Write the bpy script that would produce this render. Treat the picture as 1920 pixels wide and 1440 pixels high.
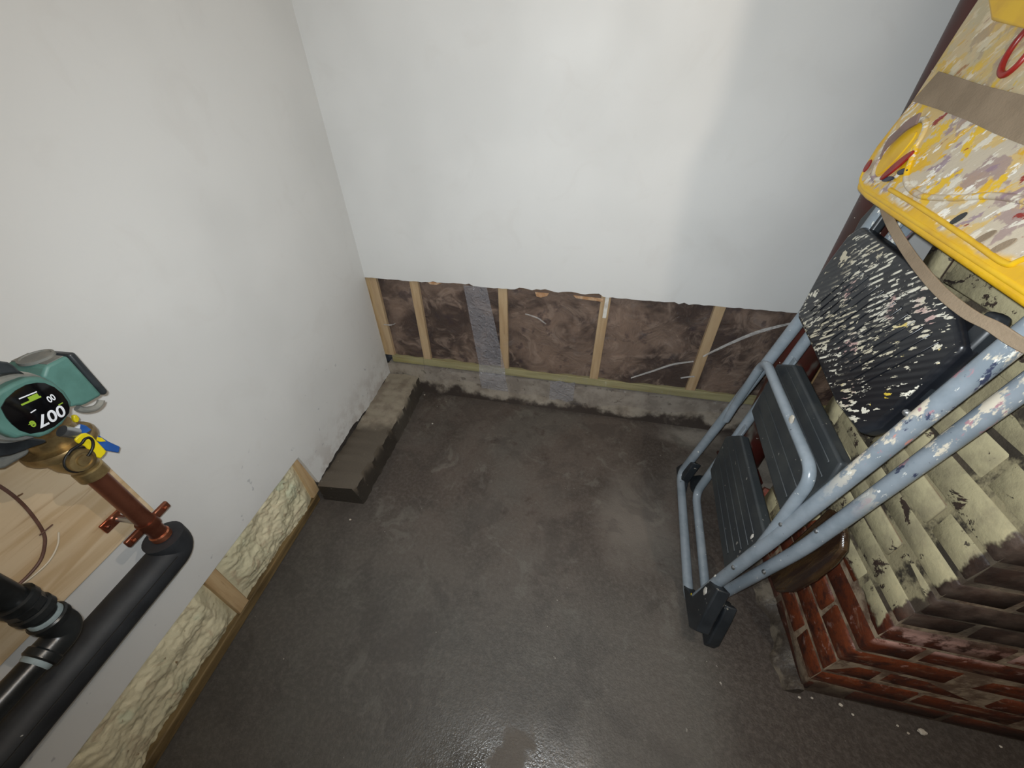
import bpy, bmesh, math, random
from mathutils import Vector, Matrix, noise as mnoise
random.seed(7)
rnd = random.Random(11)
for o in list(bpy.data.objects):
    bpy.data.objects.remove(o)
scene = bpy.context.scene
COL = scene.collection
V = Vector

# ------------------------------------------------------------------ camera
CAM = V((0.936128, -1.369460, 1.239074))
FPX = 716.49
PITCH, YAW, ROLL = math.radians(51.19792), math.radians(12.65709), math.radians(-0.85125)
RM = Matrix.Rotation(YAW, 3, 'Z') @ Matrix.Rotation(PITCH, 3, 'X') @ Matrix.Rotation(ROLL, 3, 'Z')
cd = bpy.data.cameras.new('camera')
cd.sensor_width = 36.0
cd.lens = FPX / 1920 * 36.0
cd.clip_start = 0.01
cam = bpy.data.objects.new('camera', cd)
COL.objects.link(cam)
cam.matrix_world = Matrix.Translation(CAM) @ RM.to_4x4()
scene.camera = cam

# ------------------------------------------------------------------ world, light, exposure
w = bpy.data.worlds.new('world'); scene.world = w; w.use_nodes = True
w.node_tree.nodes['Background'].inputs[0].default_value = (0.55, 0.6, 0.7, 1)
w.node_tree.nodes['Background'].inputs[1].default_value = 0.02
scene.view_settings.view_transform = 'Standard'
scene.view_settings.look = 'None'
scene.view_settings.gamma = 1.0
scene.view_settings.exposure = 0.16
scene.view_settings.use_curve_mapping = False

def light(name, kind, loc, energy, color, size, **kw):
    l = bpy.data.lights.new(name, kind)
    l.energy = energy; l.color = color; l.shadow_soft_size = size
    for k, v in kw.items(): setattr(l, k, v)
    o = bpy.data.objects.new(name, l); COL.objects.link(o); o.location = loc
    return o
# the phone's flash beside its lens
fl = light('phone_flash', 'SPOT', CAM + RM @ V((-0.010, 0.012, 0.004)), 48, (0.90, 0.962, 1.0), 0.005,
           spot_size=math.radians(160), spot_blend=1.0)
fl.rotation_euler = (RM @ Matrix.Rotation(math.radians(-9), 3, 'Y') @ Matrix.Rotation(math.radians(10), 3, 'X')).to_euler()
# bare ceiling bulb round the corner of the chimney
light('ceiling_bulb_light', 'POINT', (1.633, -1.087, 2.12), 18, (1.0, 0.86, 0.71), 0.005)

# ------------------------------------------------------------------ pixel helpers (photo pixels -> points on real planes)
LA = 0.0687004
NL = V((math.cos(LA), math.sin(LA), 0))         # normal of the left wall
TL = V((math.sin(LA), -math.cos(LA), 0))        # along the left wall, towards the viewer
def ray(p): return RM @ V(((p[0]-960)/FPX, -(p[1]-720)/FPX, -1.0))
def hit(p, n, k):
    d = ray(p); n = V(n)
    return CAM + d * ((k - n.dot(CAM)) / n.dot(d))
def LW(p, d=0.0): return hit(p, NL, d)           # at distance d from the left wall
def FL(p, z=0.0): return hit(p, (0, 0, 1), z)
def WL(t, z, d=0.0): return TL * t + NL * d + V((0, 0, z))   # left wall coords
LS, LY = 0.14, 0.067
def LD(y, z, x0): return V((x0 + LY*(y+0.774) + LS*z, y, z))  # ladder plane coords
LN = V((1, -LY, -LS)).normalized()
def LP(p, x0): return hit(p, (1, -LY, -LS), x0 + LY*0.774)

# ------------------------------------------------------------------ materials
def lin(c):
    if isinstance(c, str):
        c = [int(c[i:i+2], 16)/255 for i in (0, 2, 4)]
        c = [x/12.92 if x <= 0.04045 else ((x+0.055)/1.055)**2.4 for x in c]
    return (c[0], c[1], c[2], 1.0)
class Mat:
    def __init__(s, name):
        s.m = bpy.data.materials.new(name); s.m.use_nodes = True
        s.t = s.m.node_tree; s.N = s.t.nodes; s.L = s.t.links
        s.b = s.N['Principled BSDF']
        s._pos = None
    def node(s, k, **kw):
        n = s.N.new(k)
        for a, b in kw.items(): setattr(n, a, b)
        return n
    def put(s, sock, v):
        if hasattr(v, 'is_output'): s.L.new(v, sock)
        else: sock.default_value = v
    def pos(s):
        if s._pos is None: s._pos = s.node('ShaderNodeNewGeometry').outputs['Position']
        return s._pos
    def nrm(s): return s.node('ShaderNodeNewGeometry').outputs['Normal']
    def xyz(s, v=None):
        n = s.node('ShaderNodeSeparateXYZ'); s.put(n.inputs[0], v or s.pos()); return n.outputs
    def rnd(s): return s.node('ShaderNodeObjectInfo').outputs['Random']
    def math(s, op, a, b=0.0, c=0.0):
        n = s.node('ShaderNodeMath', operation=op); s.put(n.inputs[0], a); s.put(n.inputs[1], b); s.put(n.inputs[2], c); return n.outputs[0]
    def comb(s, x, y, z):
        n = s.node('ShaderNodeCombineXYZ')
        for i, v in enumerate((x, y, z)): s.put(n.inputs[i], v)
        return n.outputs[0]
    def vmul(s, v, k):
        n = s.node('ShaderNodeVectorMath', operation='MULTIPLY'); s.put(n.inputs[0], v); n.inputs[1].default_value = k; return n.outputs[0]
    def noise(s, scale, detail=4.0, rough=0.55, vec=None, stretch=None, dist=0.0):
        v = vec or s.pos()
        if stretch: v = s.vmul(v, stretch)
        n = s.node('ShaderNodeTexNoise'); s.put(n.inputs['Vector'], v)
        n.inputs['Scale'].default_value = scale; n.inputs['Detail'].default_value = detail
        n.inputs['Roughness'].default_value = rough; n.inputs['Distortion'].default_value = dist
        return n.outputs[0]
    def voro(s, scale, vec=None, feature='F1'):
        n = s.node('ShaderNodeTexVoronoi', feature=feature); s.put(n.inputs['Vector'], vec or s.pos()); n.inputs['Scale'].default_value = scale
        return n.outputs['Distance']
    def ramp(s, f, lo, hi, a=0.0, b=1.0):
        n = s.node('ShaderNodeMapRange', interpolation_type='SMOOTHSTEP')
        s.put(n.inputs[0], f); s.put(n.inputs[1], lo); s.put(n.inputs[2], hi); s.put(n.inputs[3], a); s.put(n.inputs[4], b)
        return n.outputs[0]
    def mix(s, f, a, b):
        n = s.node('ShaderNodeMix', data_type='RGBA'); s.put(n.inputs['Factor'], f)
        s.put(n.inputs[6], a if hasattr(a, 'is_output') else lin(a)); s.put(n.inputs[7], b if hasattr(b, 'is_output') else lin(b))
        return n.outputs[2]
    def bump(s, h, strength=0.3, dist=0.01):
        n = s.node('ShaderNodeBump'); s.put(n.inputs['Height'], h); n.inputs['Strength'].default_value = strength; n.inputs['Distance'].default_value = dist
        s.L.new(n.outputs[0], s.b.inputs['Normal'])
    def out(s, col, rough=0.5, metal=0.0, spec=0.5, **kw):
        s.put(s.b.inputs['Base Color'], col if hasattr(col, 'is_output') else lin(col))
        s.put(s.b.inputs['Roughness'], rough); s.put(s.b.inputs['Metallic'], metal)
        s.put(s.b.inputs['Specular IOR Level'], spec)
        for k, v in kw.items(): s.put(s.b.inputs[k], v)
        return s.m
def simple(name, col, col2=None, scale=20, lo=.4, hi=.65, rough=.5, metal=0, bump=None, stretch=None, spec=.5, specks=None):
    m = Mat(name); c = lin(col)
    if col2:
        c = m.mix(m.ramp(m.noise(scale, 5, .6, stretch=stretch), lo, hi), col, col2)
    if specks:
        for sc, thr, cc in specks:
            c = m.mix(m.ramp(m.noise(sc, 2, .5), thr, thr+.02), c, cc)
    if bump: m.bump(m.noise(bump[0], 4, .6, stretch=stretch), bump[1], bump[2])
    if not hasattr(c, 'is_output'):
        return m.out(tuple(c[:3]), rough, metal, spec)
    return m.out(c, rough, metal, spec)

def mk_drywall(name, base, patch):
    m = Mat(name)
    x, y, z = m.xyz()
    f1 = m.ramp(m.noise(2.2, 3, .5), .42, .66)
    c = m.mix(f1, base, patch)
    c = m.mix(m.math('MULTIPLY', m.ramp(m.noise(7, 5, .6, dist=1.2), .52, .72), .14), c, 'c3bfba')
    # grime low down on the sheet
    low = m.math('MULTIPLY', m.ramp(z, .30, .08), m.ramp(m.noise(16, 5, .65), .42, .62))
    c = m.mix(m.math('MULTIPLY', low, .45), c, '9c9088')
    scuff = m.math('MULTIPLY', m.ramp(m.noise(42, 3, .5), .69, .74), m.ramp(z, .55, .3))
    c = m.mix(m.math('MULTIPLY', scuff, .5), c, '8d8f96')
    # raw gypsum paper edge
    m.bump(m.noise(90, 3, .6), .05, .002)
    return m.out(c, m.ramp(m.noise(5, 2), .3, .7, .55, .8), 0, .35)
M_wall = mk_drywall('drywall_paint', 'd8d8d6', 'd1d1cf')
def mk_floor():
    m = Mat('damp_concrete')
    x, y, z = m.xyz()
    c = m.mix(m.ramp(m.noise(3.0, 5, .6, dist=.6), .38, .62), '403731', '544a43')
    c = m.mix(m.math('MULTIPLY', m.ramp(m.noise(1.9, 4, .55), .50, .66), .55), c, '59554f')
    c = m.mix(m.math('MULTIPLY', m.ramp(m.noise(9, 6, .7, dist=.8), .56, .64), .45), c, '6f6a62')
    c = m.mix(m.math('MULTIPLY', m.ramp(m.noise(14, 5, .65), .56, .70), .7), c, '3c2f2a')
    c = m.mix(m.math('MULTIPLY', m.ramp(m.noise(30, 4, .7), .60, .70), .35), c, '302b29')
    # grey greenish wash towards the viewer, darker bands along the walls, wet beside the chimney
    near = m.ramp(y, -.55, -1.0)
    c = m.mix(m.math('MULTIPLY', near, .55), c, '484844')
    def near_pt(px, py, r0, r1, sx=1, sy=1):
        dx = m.math('MULTIPLY', m.math('SUBTRACT', x, px), sx); dy = m.math('MULTIPLY', m.math('SUBTRACT', y, py), sy)
        d = m.math('SQRT', m.math('ADD', m.math('MULTIPLY', dx, dx), m.math('MULTIPLY', dy, dy)))
        d = m.math('ADD', d, m.math('MULTIPLY', m.math('SUBTRACT', m.noise(11, 5, .6), .5), .18))
        return m.ramp(d, r1, r0)
    c = m.mix(m.math('MULTIPLY', near_pt(1.45, -.06, .03, .17, 1, 1.6), .85), c, '928b81')
    c = m.mix(m.math('MULTIPLY', near_pt(1.72, -.25, .05, .2), .7), c, '9c9488')
    c = m.mix(m.math('MULTIPLY', near_pt(1.18, -.52, .04, .2, 1.2, .7), .45), c, '7c756d')
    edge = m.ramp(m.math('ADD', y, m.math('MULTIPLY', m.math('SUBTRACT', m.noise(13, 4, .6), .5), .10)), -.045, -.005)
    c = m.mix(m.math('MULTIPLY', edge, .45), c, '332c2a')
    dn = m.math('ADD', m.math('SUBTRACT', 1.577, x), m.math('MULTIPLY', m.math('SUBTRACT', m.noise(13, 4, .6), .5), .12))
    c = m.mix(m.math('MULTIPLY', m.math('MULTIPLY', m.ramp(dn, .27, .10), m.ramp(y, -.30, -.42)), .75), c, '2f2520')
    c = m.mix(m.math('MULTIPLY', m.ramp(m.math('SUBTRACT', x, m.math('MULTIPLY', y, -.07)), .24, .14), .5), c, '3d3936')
    c = m.mix(m.math('MULTIPLY', m.math('MULTIPLY', m.ramp(m.noise(70, 2, .5), .73, .76), m.ramp(m.noise(4, 2), .5, .6)), .8), c, 'a9a39b')
    c = m.mix(m.math('MULTIPLY', m.ramp(m.noise(85, 5, .75), .40, .68), .35), c, '69645d')
    c = m.mix(m.math('MULTIPLY', m.ramp(m.noise(6, 6, .7, dist=.5), .52, .60), .3), c, '2e2926')
    # water film: smoother where wet, a dry tongue in the middle
    dry = near_pt(.887, -1.25, .025, .05, 1, .35)
    wet = m.math('MULTIPLY', near_pt(.905, -1.36, .06, .34, .8, 1.1), m.math('SUBTRACT', 1.0, dry))
    c = m.mix(m.math('MULTIPLY', dry, .6), c, '574d42')
    r = m.ramp(wet, 0, 1, .55, .09)
    h = m.math('ADD', m.noise(190, 3, .65), m.math('MULTIPLY', m.noise(38, 3, .6), .8))
    bn = m.node('ShaderNodeBump'); m.put(bn.inputs['Height'], h); m.put(bn.inputs['Strength'], m.ramp(wet, 0, 1, .25, .14)); bn.inputs['Distance'].default_value = .006
    m.L.new(bn.outputs[0], m.b.inputs['Normal'])
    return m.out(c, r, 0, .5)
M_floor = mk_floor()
def mk_curb():
    m = Mat('curb_concrete'); x, y, z = m.xyz()
    c = m.mix(m.ramp(m.noise(16, 6, .65), .4, .65), '8b8272', '756a5d')
    wet = m.ramp(m.math('ADD', y, m.math('MULTIPLY', m.math('SUBTRACT', m.noise(9, 3, .5), .5), .14)), -.33, -.38)
    c = m.mix(wet, c, '554d43')
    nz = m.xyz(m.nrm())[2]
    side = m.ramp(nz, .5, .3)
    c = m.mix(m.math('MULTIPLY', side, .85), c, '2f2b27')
    c = m.mix(m.ramp(m.noise(75, 3, .6), .68, .74), c, '978d80')
    m.bump(m.noise(70, 5, .7), .5, .004)
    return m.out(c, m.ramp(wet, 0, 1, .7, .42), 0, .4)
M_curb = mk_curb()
def mk_sill():
    m = Mat('sill_concrete'); x, y, z = m.xyz()
    c = m.mix(m.ramp(m.noise(13, 6, .65), .4, .62), '9a9184', '83796d')
    damp = m.math('ADD', z, m.math('MULTIPLY', m.math('SUBTRACT', m.noise(9, 5, .6), .5), -.20))
    c = m.mix(m.ramp(damp, .055, .015), c, '3a322d')
    c = m.mix(m.math('MULTIPLY', m.ramp(m.noise(30, 4, .6), .60, .66), .6), c, '4d4238')
    m.bump(m.noise(60, 5, .7), .5, .004)
    return m.out(c, .6, 0, .4)
M_sill = mk_sill()
def mk_wood(name, a, b, stretch, scale=9, knots=True):
    m = Mat(name)
    n = m.noise(scale, 5, .6, stretch=stretch, dist=.4)
    c = m.mix(m.ramp(n, .35, .65), a, b)
    if knots: c = m.mix(m.math('MULTIPLY', m.ramp(m.noise(scale*2.2, 3, .5, stretch=stretch), .62, .72), .6), c, '8a6a42')
    m.bump(n, .15, .002)
    return m.out(c, .65, 0, .3)
M_stud = mk_wood('stud_pine', 'c2a780', 'ae9068', (4, 4, .35))
M_plate = mk_wood('plate_treated', 'a39b6e', '8c8459', (.35, 4, 4))
M_plate_dark = mk_wood('plate_damp_wood', '7a6644', '4f4029', (3, .4, 3))
M_ply = Mat('plywood_face')
def _ply(m):
    v = m.pos()
    n = m.noise(3.2, 3, .5, stretch=(1, 1.0, 9), dist=1.0)
    n2 = m.noise(10, 4, .6, stretch=(1, .5, 9), dist=.6)
    c = m.mix(m.ramp(n, .35, .65), 'd9c3a2', 'c6ab85')
    c = m.mix(m.math('MULTIPLY', m.ramp(n2, .58, .70), .55), c, 'a98764')
    c = m.mix(m.ramp(m.noise(42, 2, .4), .735, .76), c, '6e513a')
    m.bump(n2, .1, .002)
    return m.out(c, .6, 0, .3)
_ply(M_ply); M_ply = M_ply.m
def mk_insul():
    m = Mat('fibreglass_batt')
    a = m.noise(11, 6, .65, dist=1.0); b = m.noise(4.5, 4, .6, dist=.5)
    c = m.mix(m.ramp(b, .40, .60), '43332a', '7b6657')
    c = m.mix(m.math('MULTIPLY', m.ramp(a, .5, .68), .8), c, '927d6d')
    c = m.mix(m.math('MULTIPLY', m.ramp(m.noise(17, 5, .6), .55, .68), .7), c, '352729')
    m.bump(a, .8, .02)
    return m.out(c, .9, 0, .1)
M_insul = mk_insul()
def mk_plastic(name, tint, alpha, bsc=22):
    m = Mat(name)
    tr = m.node('ShaderNodeBsdfTransparent'); tr.inputs[0].default_value = (.96, .96, .97, 1)
    a = m.math('ADD', alpha, m.math('MULTIPLY', m.ramp(m.noise(9, 5, .65, dist=1.5), .55, .75), .10))
    m.out(tint, .16, 0, .6)
    m.bump(m.noise(bsc, 3, .5, dist=2.0), .9, .014)
    mx = m.node('ShaderNodeMixShader'); m.put(mx.inputs[0], a)
    m.L.new(tr.outputs[0], mx.inputs[1]); m.L.new(m.b.outputs[0], mx.inputs[2])
    m.L.new(mx.outputs[0], m.N['Material Output'].inputs[0])
    return m.m
M_poly = mk_plastic('clear_polythene', 'b8b4b4', .055)
M_poly_fold = mk_plastic('folded_polythene', 'f0eeea', .40, 60)  # paler and denser than the sheet: highlights on the folds put into the colour
M_poly_strip = mk_plastic('milky_polythene_tape', 'b3b2b8', .34, 30)
def mk_foam():
    m = Mat('spray_foam')
    a = m.noise(22, 6, .65, dist=.8); b = m.noise(6, 4, .6)
    c = m.mix(m.ramp(b, .4, .62), 'd6cdae', 'c9c3a4')
    c = m.mix(m.math('MULTIPLY', m.ramp(a, .54, .68), .6), c, 'b39c80')
    c = m.mix(m.math('MULTIPLY', m.ramp(m.noise(12, 3), .60, .70), .5), c, 'c3ceb4')
    c = m.mix(m.ramp(m.noise(48, 3, .6), .66, .72), c, '8c7658')
    m.bump(m.math('ADD', a, m.math('MULTIPLY', m.noise(55, 4, .6), .4)), .5, .008)
    return m.out(c, .5, 0, .4)
M_foam = mk_foam()

def mk_brick():
    m = Mat('old_red_brick'); x, y, z = m.xyz()
    r = m.rnd()
    c = m.mix(r, '71361b', '582815')
    c = m.mix(m.ramp(m.noise(26, 5, .65), .45, .68), c, '3f2118')
    c = m.mix(m.math('MULTIPLY', m.ramp(m.noise(40, 4, .6), .60, .70), .6), c, 'a98a80')
    sm_ = m.ramp(m.noise(17, 6, .7, stretch=(.6, .6, 1.8), dist=.4), .55, .66)
    c = m.mix(m.math('MULTIPLY', sm_, .55), c, '8a705c')
    c = m.mix(m.math('MULTIPLY', m.ramp(m.noise(75, 4, .7), .52, .66), .45), c, '38201a')
    nx, ny, nz = m.xyz(m.nrm())
    front = m.ramp(ny, -.3, -.7)
    zz0 = m.math('ADD', z, m.math('MULTIPLY', m.math('SUBTRACT', m.noise(9, 4), .5), .10))
    # soot on the face turned to the viewer, from the fourth course up
    soot = m.math('MULTIPLY', front, m.ramp(m.math('ADD', z, m.math('MULTIPLY', m.math('SUBTRACT', m.noise(9, 4), .5), .12)), .36, .43))
    soot = m.math('MAXIMUM', soot, m.math('MULTIPLY', m.ramp(zz0, .40, .46), m.ramp(y, -.86, -.90)))
    c = m.mix(m.math('MULTIPLY', soot, .92), c, m.mix(m.ramp(m.noise(12, 4), .4, .65), '2a221d', '564a41'))
    eff = m.math('MULTIPLY', m.math('MULTIPLY', m.ramp(z, .33, .36), m.ramp(z, .43, .39)), m.ramp(m.noise(18, 5, .7), .44, .58))
    c = m.mix(m.math('MULTIPLY', m.math('MULTIPLY', eff, front), .8), c, 'c39c90')
    damp = m.ramp(m.math('ADD', z, m.math('MULTIPLY', m.math('SUBTRACT', m.noise(7, 4), .5), .12)), .10, .02)
    c = m.mix(m.math('MULTIPLY', damp, .8), c, '30241f')
    # thick cream wash brushed over the side face
    side = m.ramp(nx, -.2, -.5)
    yy = m.math('ADD', y, m.math('MULTIPLY', m.math('SUBTRACT', m.noise(15, 4, .6), .5), .06))
    zz = m.math('ADD', z, m.math('MULTIPLY', m.math('SUBTRACT', m.noise(13, 4, .6), .5), .07))
    mask = m.math('MULTIPLY', m.ramp(yy, -.935, -.928), m.ramp(m.math('SUBTRACT', zz, m.ramp(y, -.70, -.60, .0, -.24)), .375, .385))
    hole = m.math('MULTIPLY', m.ramp(m.noise(17, 6, .7, dist=.5), .575, .61), 1.0)
    hole2 = m.ramp(m.noise(60, 4, .6), .70, .74)
    mask = m.math('MULTIPLY', mask, m.math('SUBTRACT', 1.0, m.math('MAXIMUM', hole, hole2)))
    mask = m.math('MULTIPLY', mask, side)
    cream = m.mix(m.ramp(m.noise(20, 5, .6), .4, .68), 'b3a986', '9d9376')
    inarea = m.math('MULTIPLY', m.math('MULTIPLY', m.ramp(yy, -.935, -.928), m.ramp(m.math('SUBTRACT', zz, m.ramp(y, -.70, -.60, .0, -.24)), .375, .385)), side)
    c = m.mix(m.math('MULTIPLY', inarea, .85), c, '3d3833')
    c = m.mix(mask, c, cream)
    h = m.math('ADD', m.noise(60, 5, .65), m.math('MULTIPLY', mask, .6))
    m.bump(h, .5, .004)
    return m.out(c, m.ramp(mask, 0, 1, .55, .8), 0, .35)
M_brick = mk_brick()
def mk_mortar():
    m = Mat('lime_mortar'); x, y, z = m.xyz()
    c = m.mix(m.ramp(m.noise(22, 5, .65), .4, .6), 'a3917a', '6f5a4a')
    dk = m.math('MULTIPLY', m.ramp(m.noise(8, 3), .35, .55), m.ramp(m.math('ADD', z, m.math('MULTIPLY', m.math('SUBTRACT', m.noise(9, 4), .5), .12)), .40, .46))
    c = m.mix(m.math('MULTIPLY', dk, .8), c, '3f3a33')
    c = m.mix(m.math('MULTIPLY', m.ramp(z, .09, .03), .8), c, '352a25')
    nx = m.xyz(m.nrm())[0]
    yy = m.math('ADD', y, m.math('MULTIPLY', m.math('SUBTRACT', m.noise(15, 4, .6), .5), .06))
    zz = m.math('ADD', z, m.math('MULTIPLY', m.math('SUBTRACT', m.noise(13, 4, .6), .5), .07))
    mask = m.math('MULTIPLY', m.math('MULTIPLY', m.ramp(yy, -.935, -.928), m.ramp(m.math('SUBTRACT', zz, m.ramp(y, -.70, -.60, .0, -.24)), .375, .385)), m.ramp(nx, -.2, -.5))
    c = m.mix(m.math('MULTIPLY', mask, m.ramp(m.noise(11, 5, .65), .44, .54)), m.mix(m.math('MULTIPLY', mask, .8), c, '35312b'), '9c9274')
    m.bump(m.noise(70, 5, .7), .6, .004)
    return m.out(c, .85, 0, .2)
M_mortar = mk_mortar()
M_fillet = simple('base_cement', '3e362e', '6a6154', 22, .42, .62, .55, bump=(40, .7, .006))

def mk_tube(name, heavy):
    m = Mat(name)
    c = m.mix(m.ramp(m.noise(14, 4, .6), .4, .65), '89929a', '7b858d')
    c = m.mix(m.ramp(m.noise(90, 3, .5), .72, .735), c, 'dcdad4')
    c = m.mix(m.ramp(m.noise(75, 3, .6, stretch=(1, 1.4, 1)), .715, .73), c, '2d333b')
    if heavy:
        x, y, z = m.xyz()
        up = m.ramp(m.math('SUBTRACT', z, m.math('MULTIPLY', y, .25)), heavy+.2, heavy+.36)
        st = (1, 1, .45)
        for sc, lo, cc in ((26, .54, 'cfc6b4'), (31, .60, 'a57f86'), (38, .62, '3c4258'), (24, .63, 'c98a7c'), (45, .60, 'e6e4da')):
            c = m.mix(m.math('MULTIPLY', up, m.ramp(m.noise(sc, 5, .65, stretch=st), lo, lo+.04)), c, cc)
    m.bump(m.noise(45, 3), .12, .003)
    return m.out(c, .27, .0, .55)
M_tube = mk_tube('grey_enamel_tube', None)
M_tube_p = mk_tube('paint_smeared_tube', .60)
M_tread = simple('black_ribbed_plastic', '2d3134', '3a3d3d', 9, .4, .7, .5, bump=(60, .1, .002), specks=[(75, .72, '7d7a74')])
M_blackpl = simple('black_plastic', '202428', '2b2f33', 14, rough=.42, specks=[(60, .70, '8d8a80')])
def mk_platform():
    m = Mat('paint_spattered_black_plastic'); x, y, z = m.xyz()
    u = m.math('ADD', y, z); v = m.math('SUBTRACT', y, z)
    c = m.mix(m.ramp(m.noise(8, 3), .4, .7), '15171c', '22252a')
    vec = m.comb(m.math('MULTIPLY', u, 2.4), m.math('MULTIPLY', v, .8), x)
    dens = m.ramp(m.noise(6.5, 3, .5), .36, .62)
    thr = m.math('SUBTRACT', .665, m.math('MULTIPLY', dens, .11))
    s1 = m.ramp(m.noise(34, 4, .6, vec=vec), thr, m.math('ADD', thr, .02))
    # dashes of paint caught on the ribs
    wv = m.math('SINE', m.math('MULTIPLY', u, 380))
    mid = m.math('MULTIPLY', m.ramp(y, -.68, -.62), m.ramp(y, -.42, -.50))
    rib = m.math('MULTIPLY', m.math('MULTIPLY', m.ramp(wv, .25, .5), mid), m.ramp(m.noise(30, 5, .65), .50, .55))
    s2 = m.ramp(m.noise(20, 4, .65), .63, .645)
    mask = m.math('MAXIMUM', m.math('MAXIMUM', s1, rib), s2)
    pc = m.mix(m.ramp(m.noise(9, 2), .4, .6), 'd9d5c6', 'c5bda6')
    pc = m.mix(m.ramp(m.noise(12, 2), .60, .66), pc, 'b99a95')
    yel = m.math('MULTIPLY', m.ramp(y, -.66, -.72), m.ramp(m.noise(16, 3), .55, .6))
    pc = m.mix(yel, pc, 'cdb23c')
    nx = m.xyz(m.nrm())[0]
    mask = m.math('MULTIPLY', mask, m.ramp(nx, -.7, -.9))
    c = m.mix(mask, c, pc)
    m.bump(m.math('ADD', mask, m.math('MULTIPLY', wv, .15)), .4, .002)
    return m.out(c, m.ramp(mask, 0, 1, .30, .55), 0, .5)
M_platform = mk_platform()
def mk_tray():
    m = Mat('paint_caked_yellow_plastic'); x, y, z = m.xyz()
    u = m.math('ADD', m.math('MULTIPLY', y, .7), m.math('MULTIPLY', z, .7)); v = m.math('SUBTRACT', m.math('MULTIPLY', z, .7), m.math('MULTIPLY', y, .7))
    vec = m.comb(m.math('MULTIPLY', u, 1.8), m.math('MULTIPLY', v, .7), x)
    c = m.mix(m.ramp(m.noise(9, 3), .4, .65), 'e3b41a', 'd3a31f')
    inner = m.math('MULTIPLY', m.ramp(m.math('ADD', z, m.math('MULTIPLY', m.math('SUBTRACT', m.noise(14, 3), .5), .05)), 1.044, 1.058), m.ramp(y, -.295, -.31))
    for sc, lo, cc, k, vv in ((15, .45, 'cdb27a', .9, None), (14, .48, 'c4b8a4', .95, vec), (13, .55, 'a08a84', .9, None), (30, .555, 'ddd6c6', .95, vec),
                          (24, .60, '8f7687', .8, vec), (36, .61, 'efebe2', 1, vec), (19, .60, 'e2b81f', 1, None), (21, .665, '8c2a22', 1, vec)):
        n = m.noise(sc, 5, .6, vec=vv) if vv else m.noise(sc, 5, .6)
        c = m.mix(m.math('MULTIPLY', m.math('MULTIPLY', m.ramp(n, lo, lo+.035), inner), k), c, cc)
    up = m.ramp(m.math('ADD', z, m.math('MULTIPLY', m.math('SUBTRACT', m.noise(20, 4), .5), .05)), 1.20, 1.22)
    c = m.mix(m.math('MULTIPLY', m.math('MULTIPLY', up, inner), .45), c, m.mix(m.ramp(m.noise(26, 5, .65), .42, .6), 'c0a052', 'a99b62'))
    m.bump(m.math('ADD', m.noise(30, 5, .6, vec=vec), m.noise(13, 4, .6)), .35, .005)
    return m.out(c, .38, 0, .45)
M_tray = mk_tray()
M_yellow = simple('clean_yellow_plastic', 'e0b41c', 'cfa021', 12, rough=.35)
M_redpaint = simple('dried_red_paint', '98241c', '7d1c17', 20, rough=.35)
M_navy = simple('dried_navy_paint', '22283a', '30364a', 20, rough=.35)
M_white = simple('dried_white_paint', 'd9d6ce', 'bdb6ab', 30, rough=.45)
M_strap = simple('brown_webbing', '92806a', '85745f', 12, rough=.8, bump=(220, .5, .002))
M_strap2 = simple('mauve_brown_tape', '866f68', '74625c', 30, rough=.7)
def mk_post():
    m = Mat('oxblood_paint')
    c = m.mix(m.ramp(m.noise(9, 4), .4, .65), '431a15', '38201a')
    c = m.mix(m.ramp(m.noise(55, 3), .70, .715), c, 'c9c2b6')
    c = m.mix(m.math('MULTIPLY', m.ramp(m.noise(6, 4, stretch=(1, 1, .4)), .62, .67), .7), c, '6f726a')
    return m.out(c, .4, 0, .5)
M_post = mk_post()
M_wetwood = simple('wet_dark_wood', '2a1c14', '3d2d1c', 22, .42, .62, .25, bump=(30, .5, .006), stretch=(1, 2.2, .35))
# plumbing
M_green = simple('teal_enamel', '547d75', '4b7169', 26, rough=.5, bump=(160, .1, .001))
M_dusty = simple('dusty_grey_casting', '6d6f6b', '85837b', 22, rough=.7, bump=(90, .2, .002))
M_darkcast = simple('black_casting', '1d2022', '33373a', 18, rough=.35, bump=(60, .2, .002))
M_label = simple('gloss_black_label', '08080a', rough=.12, spec=.6)
M_ink_w = simple('white_ink', 'e6e9ee', rough=.3)
M_ink_g = simple('green_ink', '8fae3a', rough=.3)
M_brass = simple('brass', 'b09a6c', '8a7450', 30, rough=.36, metal=.75, bump=(120, .1, .001))
M_copper = simple('copper', '8a5642', '6a3c2c', 14, .4, .65, .36, metal=.75)
M_copper_br = simple('bright_copper', 'c07a5c', 'a85f45', 30, .4, .6, .25, metal=.85)
M_steel = simple('zinc_steel', 'b4b8bc', '8e9296', 30, rough=.3, metal=.9)
M_handle_y = simple('yellow_vinyl', 'e3cf1c', 'd4bb1a', 20, rough=.4)
M_handle_b = simple('blue_vinyl', '2f62b0', '28549b', 20, rough=.4)
M_rubber = simple('black_cord', '121212', rough=.5)
M_pipefoam = simple('pipe_foam', '282b2f', '1b1d21', 16, .35, .65, .6, bump=(60, .15, .002), specks=[(45, .745, 'b9b9b4')])
M_iron = simple('black_iron', '141617', '232628', 24, .4, .65, .3, bump=(70, .15, .002))
M_tape = simple('thread_tape', '93a2a6', '7d8a8d', 30, rough=.5)
M_wire = simple('brown_wire', '5e4238', '6d5046', 40, rough=.5)
M_wire_w = simple('white_wire', 'd9cdb8', rough=.5)
M_stone = simple('brick_rubble', '8a4434', '6b4a3c', 40, rough=.7, bump=(60, .4, .003))
M_chip = simple('plaster_crumb', 'c4bdb0', 'a59d90', 60, rough=.8)
M_torn = simple('torn_board_paper', 'a8805c', 'c0a284', 60, rough=.9)
M_ceil = simple('ceiling_board', 'c9c7c2', 'bdbab4', 4, rough=.8)
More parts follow.
